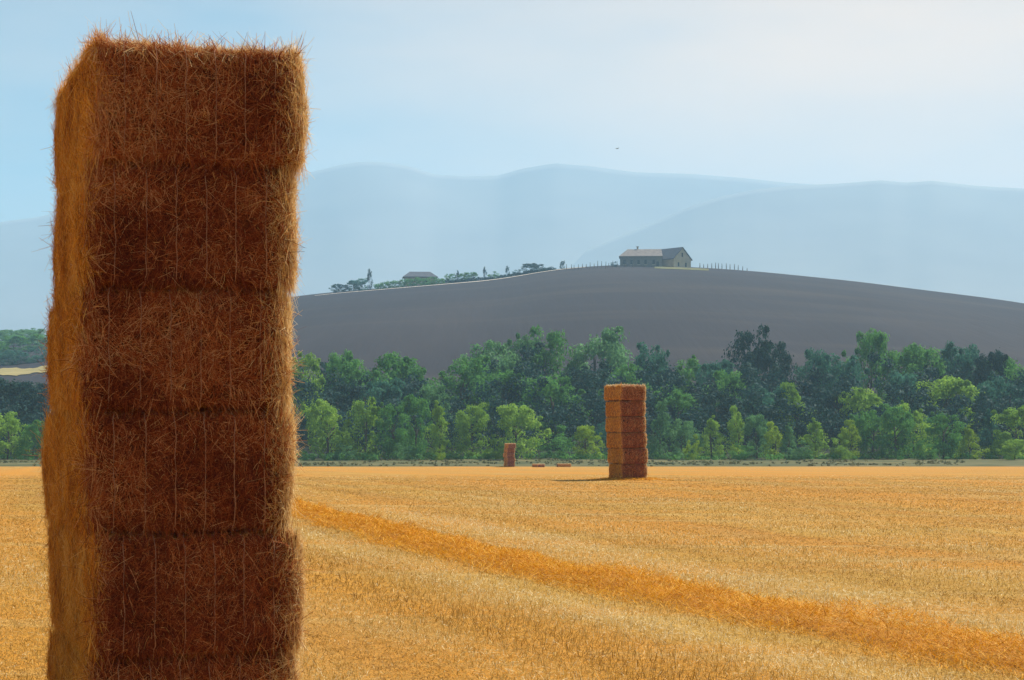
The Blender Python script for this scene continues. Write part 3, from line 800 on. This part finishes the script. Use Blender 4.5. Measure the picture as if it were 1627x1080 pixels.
# the unbroken mass of foliage between and behind the trees
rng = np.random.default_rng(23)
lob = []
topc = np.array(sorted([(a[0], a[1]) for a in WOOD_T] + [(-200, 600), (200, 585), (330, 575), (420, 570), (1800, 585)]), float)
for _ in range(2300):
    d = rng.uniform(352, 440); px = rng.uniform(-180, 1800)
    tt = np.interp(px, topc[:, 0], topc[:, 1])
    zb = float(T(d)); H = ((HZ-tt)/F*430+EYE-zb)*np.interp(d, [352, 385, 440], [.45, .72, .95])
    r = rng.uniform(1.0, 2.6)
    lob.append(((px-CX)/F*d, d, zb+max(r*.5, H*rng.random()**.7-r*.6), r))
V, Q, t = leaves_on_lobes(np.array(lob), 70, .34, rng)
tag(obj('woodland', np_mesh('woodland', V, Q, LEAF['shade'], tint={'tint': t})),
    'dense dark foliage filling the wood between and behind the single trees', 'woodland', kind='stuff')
lob = []
for _ in range(520):
    d = rng.uniform(335, 349); px = rng.uniform(-120, 1750)
    if 1395 < px < 1500 and rng.random() < .7: continue
    r = rng.uniform(.35, 1.0)
    lob.append(((px-CX)/F*d, d, float(T(d))+r*rng.uniform(.2, .9), r))
V, Q, t = leaves_on_lobes(np.array(lob), 46, .2, rng)
tag(obj('undergrowth', np_mesh('undergrowth', V, Q, LEAF['mid'], tint={'tint': t})),
    'low scrubby undergrowth along the foot of the trees', 'undergrowth', kind='stuff')

lob = []
for _ in range(1500):
    d = rng.uniform(290.5, 336); px = rng.uniform(-120, 1750)
    if vnoise(np.array([[px*.012, d*.09, 0.]]), 61)[0] < -.1: continue
    r = rng.uniform(.12, .42)
    lob.append(((px-CX)/F*d, d, float(T(d))+r*.35, r))
V, Q, t = leaves_on_lobes(np.array(lob), 26, .10, rng)
DRYLEAF = leafmat('dry_grass_tufts', (.045, .055, .016), (.090, .095, .032), (.18, .15, .06), .3)
tag(obj('verge_grass', np_mesh('verge_grass', V, Q, DRYLEAF, tint={'tint': t})),
    'dry grass tufts on the strip between field and trees', 'grass', kind='stuff')

# ------------------------------------------------------------------ the hilltop
def hill_tree(name, label, cat, px, d, hpx, wpx, kind, leaf, group='trees along the hilltop track', sink=.3):
    x, z = zh(px, d)
    return tree(name, label, cat, group, px, d, z-sink, hpx/F*d, wpx/F*d, kind, leaf)
hill_tree('cypress_tree', 'tall thin cypress standing up at the low end of the hilltop track', 'tree', 587, 985, 35, 10, 'column', 'dark')
for px, hp, wp, kd, lf, lab in [
    (535, 13, 16, 'round', 'dark', 'small dark bush tree at the lowest end of the hilltop row'),
    (548, 11, 14, 'round', 'dark', 'second small dark tree at the lowest end of the hilltop row'),
    (562, 16, 20, 'round', 'teal', 'bluish rounded tree just below the tall thin cypress'),
    (575, 18, 20, 'round', 'teal', 'bluish tree touching the tall thin cypress'),
    (716, 14, 16, 'round', 'mid', 'small tree just uphill of the low hilltop shed'),
    (738, 14, 20, 'round', 'grey', 'grey green tree midway along the hilltop track'),
    (752, 13, 14, 'round', 'mid', 'small tree by the second little cypress'),
    (785, 11, 18, 'bush', 'mid', 'low green bush tree between the little cypresses'),
    (826, 11, 20, 'bush', 'dark', 'low dark tree starting the clump short of the farmhouse'),
    (845, 15, 26, 'round', 'dark', 'tallest dark tree in the clump short of the farmhouse'),
    (862, 12, 26, 'bush', 'dark', 'last dark tree in the clump short of the farmhouse'),
    (976, 8, 12, 'bush', 'dark', 'tiny dark bush against the farmhouse wall end')]:
    hill_tree('hilltop_tree', lab, 'tree', px, 992, hp*1.12, wp*1.25, kd, lf)
for px, hp, lab in [(727, 20, 'little cypress uphill of the low hilltop shed'), (770, 22, 'little cypress midway up the hilltop track'),
                    (806, 19, 'little cypress closest to the dark clump')]:
    hill_tree('cypress_tree', lab, 'tree', px, 994, hp, 8, 'column', 'dark')
hill_tree('hilltop_tree', 'single small round tree standing alone on the skyline short of farmhouse', 'tree', 894, 1000, 14, 9, 'round', 'dark')
# clipped hedge by the track
lob = []
for px in np.arange(596, 706, 1.6):
    d = 986+rng.uniform(-2, 2); x, z = zh(px, d)
    hm = np.interp(px, [596, 610, 650, 690, 706], [2.6, 3.6, 4.6, 4.2, 2.2])
    for k in range(3): lob.append((x, d, z+hm*rng.random()*.85, rng.uniform(.7, 1.1)))
V, Q, t = leaves_on_lobes(np.array(lob), 40, .22, rng)
tag(obj('hedge', np_mesh('hedge', V, Q, LEAF['mid'], tint={'tint': t})), 'long dark hedge beside the hilltop track before the low shed', 'hedge')

lob = []
for px in np.arange(704, 884, 1.5):
    d = 990+rng.uniform(-2, 2); x, z = zh(px, d)
    hm = 1.1+1.5*abs(math.sin(px*.21))*rng.random()
    for k in range(2): lob.append((x, d, z+hm*rng.random()*.9, rng.uniform(.5, .9)))
V, Q, t = leaves_on_lobes(np.array(lob), 40, .2, rng)
tag(obj('hedge', np_mesh('hedge', V, Q, LEAF['dark'], tint={'tint': t})), 'low ragged hedge along the track from the shed up to the dark clump', 'hedge')

# saplings/stakes in a row, alike in the picture
def stake_mesh():
    b = MB(); b.tube([(0, 0, -.2), (.03, 0, 1.0), (0, .02, 2.2)], [.16, .15, .10], 6)
    return b.mesh('vine_stake', WOOD, True)
SM = stake_mesh()
for k, px in enumerate([1112, 1118, 1124.5, 1131, 1137, 1141.5, 1147, 1154, 1160, 1167, 1173, 1180, 1187]):
    x, z = zh(px, 1000)
    o = obj('vine_stake', SM); o.location = (x, 1000, z); o.scale = (1.5, 1.5, [1.3, 1.1, 1.2, 1.4, 1.6, 1.5, 1.5, 1.6, 1.5, 1.6, 1.4, 1.2, .9][k]); o.rotation_euler = (0, 0, k)
    tag(o, 'thin dark stake in the row on the skyline just past the farmhouse', 'stake', 'stakes on the skyline past the farmhouse')
for k in range(18):
    px = 901+k*6.1+rt.uniform(-1, 1)
    d = 965+8*math.sin(k*1.7); x, z = zh(px, d)
    o = obj('vine_stake', SM); o.location = (x, d, z); o.scale = (1.2, 1.2, rt.uniform(1.2, 1.8)); o.rotation_euler = (0, 0, k)
    tag(o, 'thin stake on the bare slope just below and before the farmhouse', 'stake', 'stakes on the slope before the farmhouse')

# farmhouse: long hipped wing and a gabled wing
hx, hz = zh(1019, 990); hz -= .8
house = tag(empty('farmhouse', (hx, 990, hz), R(-4)), 'stone farmhouse with a long hipped wing and gabled wing on the hill crest', 'farmhouse')
house.scale = (1, 1, 1.3)
b = MB(); b.box(-11, 10.6, 0, 10, -1, 4.6); wall = obj('wall', b.mesh('wall', STONE), house)
b = MB()
b.add([(-11.6,-.6,4.55),(11.0,-.6,4.55),(11.0,10.6,4.55),(-11.6,10.6,4.55),(-7.2,5,7.9),(10.4,5,7.9),(-11.6,-.6,4.8),(11.0,-.6,4.8),(11.0,10.6,4.8),(-11.6,10.6,4.8)],
      [(0,3,2,1),(6,7,5,4),(7,8,5),(8,9,4,5),(9,6,4),(0,1,7,6),(1,2,8,7),(2,3,9,8),(3,0,6,9)])
roof = obj('roof', b.mesh('roof', TILE), house)
b = MB(); b.box(-2.4, -1.5, 5.6, 6.5, 6.5, 8.9); b.box(-2.6, -1.3, 5.4, 6.7, 8.9, 9.1); obj('chimney', b.mesh('chimney', PLASTER), roof)
for wx in (-8.6, -5.0, -1.4, 2.2, 6.4):
    b = MB(); b.box(wx-.62, wx+.62, -.06, .05, 1.5, 3.3); w_ = obj('window', b.mesh('window', SHUT), house)
    b = MB(); b.box(wx-.8, wx+.8, -.16, -.065, 1.33, 1.5); obj('sill', b.mesh('sill', PLASTER), w_)
b = MB(); b.box(7.8, 9.2, -.06, .05, 0, 2.6); obj('door', b.mesh('door', SHUT), house)
# gabled wing, turned so that its slate slope and its pale gable both show
g = empty('gable_wing', (21.3, 8.0, 0), R(44)); g.parent = house; g.scale = (1, 1, 1.0)
b = MB()
b.add([(-6.4,0,-1),(6.4,0,-1),(6.4,16,-1),(-6.4,16,-1),(-6.4,0,4.2),(6.4,0,4.2),(6.4,16,4.2),(-6.4,16,4.2),(0,0,8.6),(0,16,8.6)],
      [(0,3,2,1),(0,1,5,8,4),(1,2,6,5),(2,3,7,9,6),(3,0,4,7)])
obj('wall', b.mesh('wall', PLASTER), g)
b = MB()
for s in (-1, 1):
    v = [(s*7.1,-.5,3.74),(s*7.1,16.5,3.74),(0,16.5,8.62),(0,-.5,8.62),(s*7.1,-.5,4.02),(s*7.1,16.5,4.02),(0,16.5,8.92),(0,-.5,8.92)]
    b.add(v, [(4,5,6,7),(0,1,2,3),(0,4,7,3),(1,2,6,5),(0,1,5,4)])
obj('roof', b.mesh('roof', SLATE), g)
for wx, z0 in ((-2.8, 1.0), (2.6, 1.0), (0, 4.9)):
    b = MB(); b.box(wx-.55, wx+.55, -.06, .05, z0, z0+1.7); obj('window', b.mesh('window', SHUT), g)

# low shed behind the hedge
hx, hz = zh(668, 1004)
shed = tag(empty('farm_shed', (hx, 1004, hz-.4), R(6)), 'low pale farm shed with dark hipped roof behind the hilltop hedge', 'shed')
b = MB(); b.box(-8.2, 8.2, 0, 8, -2, 4.3); obj('wall', b.mesh('wall', PLASTER), shed)
b = MB()
b.add([(-9.2,-.9,4.3),(9.2,-.9,4.3),(9.2,8.9,4.3),(-9.2,8.9,4.3),(-5.4,4,7.6),(5.4,4,7.6),(-9.2,-.9,4.6),(9.2,-.9,4.6),(9.2,8.9,4.6),(-9.2,8.9,4.6)],
      [(0,3,2,1),(6,7,5,4),(7,8,5),(8,9,4,5),(9,6,4),(0,1,7,6),(1,2,8,7),(2,3,9,8),(3,0,6,9)])
obj('roof', b.mesh('roof', SLATE), shed)
b = MB(); b.box(1.5, 5.0, -.06, .05, 0, 3.2); obj('door', b.mesh('door', SHUT), shed)
b = MB(); b.box(-5.2, -3.8, -.06, .05, 1.6, 2.9); obj('window', b.mesh('window', SHUT), shed)

# wooded ridge seen past the near stack's other flank
for px, d, hp, wp, lf, lab in [(-6, 985, 24, 40, 'grey', 'pale ridge tree cut off by the picture edge far behind near stack'),
        (16, 990, 23, 40, 'grey', 'pale ridge tree next to the one cut off, far behind near stack'),
        (38, 985, 22, 38, 'grey', 'third pale tree on the far ridge toward the near stack'),
        (60, 990, 22, 36, 'grey', 'pale ridge tree touching the near stack outline'),
        (4, 900, 26, 56, 'grey', 'grey tree in the second row of the ridge at the picture edge'),
        (44, 890, 26, 56, 'grey', 'grey tree in the second row of the ridge close to near stack'),
        (22, 810, 28, 60, 'mid', 'mid green tree low on the ridge at the picture edge'),
        (66, 800, 28, 56, 'mid', 'mid green tree low on the ridge close to near stack'),
        (-8, 730, 28, 56, 'mid', 'mid green tree just behind the dark blue green ridge trees'),
        (-4, 680, 27, 50, 'teal', 'dark blue green tree above the pale strip at picture edge'),
        (28, 675, 27, 48, 'teal', 'dark blue green tree in the middle above the pale strip'),
        (58, 680, 27, 48, 'teal', 'dark blue green tree above the pale strip against near stack')]:
    hill_tree('ridge_tree', lab, 'tree', px, d, hp, wp, 'round', lf, 'trees on the far ridge behind the near stack', sink=1.0)

# a bird
b = MB()
b.tube([(-.02, -.24, 0), (0, -.17, .012), (0, -.05, .01), (0, .1, 0), (0, .22, -.005), (0, .34, -.01)], [.006, .035, .055, .05, .022, .012], 7)
for s in (-1, 1):
    b.add([(s*.03,-.10,.03),(s*.30,-.14,.13),(s*.62,-.02,.08),(s*.33,.06,.12),(s*.03,.08,.02),
           (s*.03,-.10,.015),(s*.30,-.14,.117),(s*.62,-.02,.07),(s*.33,.06,.108),(s*.03,.08,.005)],
          [(0,1,3,4),(1,2,3),(5,9,8,6),(6,8,7),(0,5,6,1),(1,6,7,2),(2,7,8,3),(3,8,9,4)])
d = 330.0
bo = obj('bird', b.mesh('bird', FEATH)); bo.location = ((981-CX)/F*d, d, (HZ-236)/F*d+EYE); bo.rotation_euler = (R(8), R(-12), R(50))
tag(bo, 'tiny dark bird gliding in the sky above the farmhouse', 'bird')

# ------------------------------------------------------------------ air
b = MB(); b.box(-4600, 4600, -500, 6900, -12, 900)
hm = NT('haze_air'); pv = hm.n('VolumePrincipled')
pv.inputs['Color'].default_value = (.41, .72, 1.0, 1); pv.inputs['Density'].default_value = 1.9e-4
pv.inputs['Anisotropy'].default_value = 0.1
hm.l(pv.outputs[0], hm.out.inputs['Volume'])
tag(obj('haze', b.mesh('haze', hm.m)), kind='stuff')

# ------------------------------------------------------------------ sky, sun, camera
EL, AZ = 50.0, 49.0                       # sun: elevation, degrees to the right of the view
w = bpy.data.worlds.new('World'); sc.world = w; w.use_nodes = True
nt = w.node_tree; nt.nodes.clear()
out = nt.nodes.new('ShaderNodeOutputWorld'); bg = nt.nodes.new('ShaderNodeBackground')
sky = nt.nodes.new('ShaderNodeTexSky'); sky.sky_type = 'NISHITA'; sky.sun_disc = False
sky.sun_elevation = R(EL); sky.sun_rotation = R(AZ); sky.air_density = 1.0; sky.dust_density = .6; sky.ozone_density = 2.5
bg.inputs['Strength'].default_value = .058
L = nt.links.new
def wn(typ, **kw):
    n = nt.nodes.new('ShaderNode'+typ)
    for k, v in kw.items(): setattr(n, k, v)
    return n
tint = wn('Mix', data_type='RGBA', blend_type='MULTIPLY'); tint.inputs[0].default_value = 1; tint.inputs[7].default_value = (1.0, 1.0, .88, 1)
L(sky.outputs[0], tint.inputs[6])
# thin high cloud towards the sun's side of the view
tc = wn('TexCoord'); mp = wn('Mapping'); mp.inputs['Scale'].default_value = (4, 4, 14)
L(tc.outputs['Generated'], mp.inputs[0])
nz = wn('TexNoise'); nz.inputs['Scale'].default_value = 1.3; nz.inputs['Detail'].default_value = 5; nz.inputs['Roughness'].default_value = .5
L(mp.outputs[0], nz.inputs['Vector'])
dt = wn('VectorMath', operation='DISTANCE'); dt.inputs[1].default_value = (math.sin(R(15))*.97, math.cos(R(15))*.97, math.sin(R(14)))
ms = wn('Mapping'); L(tc.outputs['Generated'], dt.inputs[0])
mr = wn('MapRange', interpolation_type='SMOOTHSTEP'); mr.inputs['From Min'].default_value = .52; mr.inputs['From Max'].default_value = .04
L(dt.outputs['Value'], mr.inputs['Value'])
ad = wn('Math', operation='MULTIPLY_ADD'); L(nz.outputs['Fac'], ad.inputs[0]); ad.inputs[1].default_value = 1.1; ad.inputs[2].default_value = -.42
a2 = wn('Math', operation='ADD'); L(ad.outputs[0], a2.inputs[0]); L(mr.outputs[0], a2.inputs[1])
mu = wn('Math', operation='MULTIPLY', use_clamp=True); L(a2.outputs[0], mu.inputs[0]); mu.inputs[1].default_value = .8
mx = wn('Mix', data_type='RGBA'); mx.inputs[7].default_value = (12.3, 8.7, 6.0, 1)
L(mu.outputs[0], mx.inputs[0]); L(tint.outputs[2], mx.inputs[6]); L(mx.outputs[2], bg.inputs[0]); L(bg.outputs[0], out.inputs[0])

sl = bpy.data.lights.new('sun', 'SUN'); sl.energy = 5.0; sl.angle = R(.53); sl.color = (1, .94, .84)
so = link(bpy.data.objects.new('sun', sl))
so.rotation_euler = (R(90-EL), 0, R(180-AZ))
so.location = (30, 40, 60)

cam = bpy.data.cameras.new('camera'); co = link(bpy.data.objects.new('camera', cam))
cam.sensor_fit = 'HORIZONTAL'; cam.sensor_width = 36; cam.lens = 36*F/1627
cam.shift_y = (HZ-540)/1627
cam.clip_start = .1; cam.clip_end = 30000
co.location = (0, 0, EYE); co.rotation_euler = (R(90), 0, 0)
sc.camera = co

sc.view_settings.view_transform = 'Standard'; sc.view_settings.look = 'None'
sc.view_settings.exposure = .85; sc.view_settings.gamma = 1
cy = sc.cycles
cy.use_denoising = True; cy.max_bounces = 6; cy.diffuse_bounces = 4; cy.volume_bounces = 1; cy.transmission_bounces = 4; cy.transparent_max_bounces = 4
cy.use_adaptive_sampling = True; cy.adaptive_threshold = .01
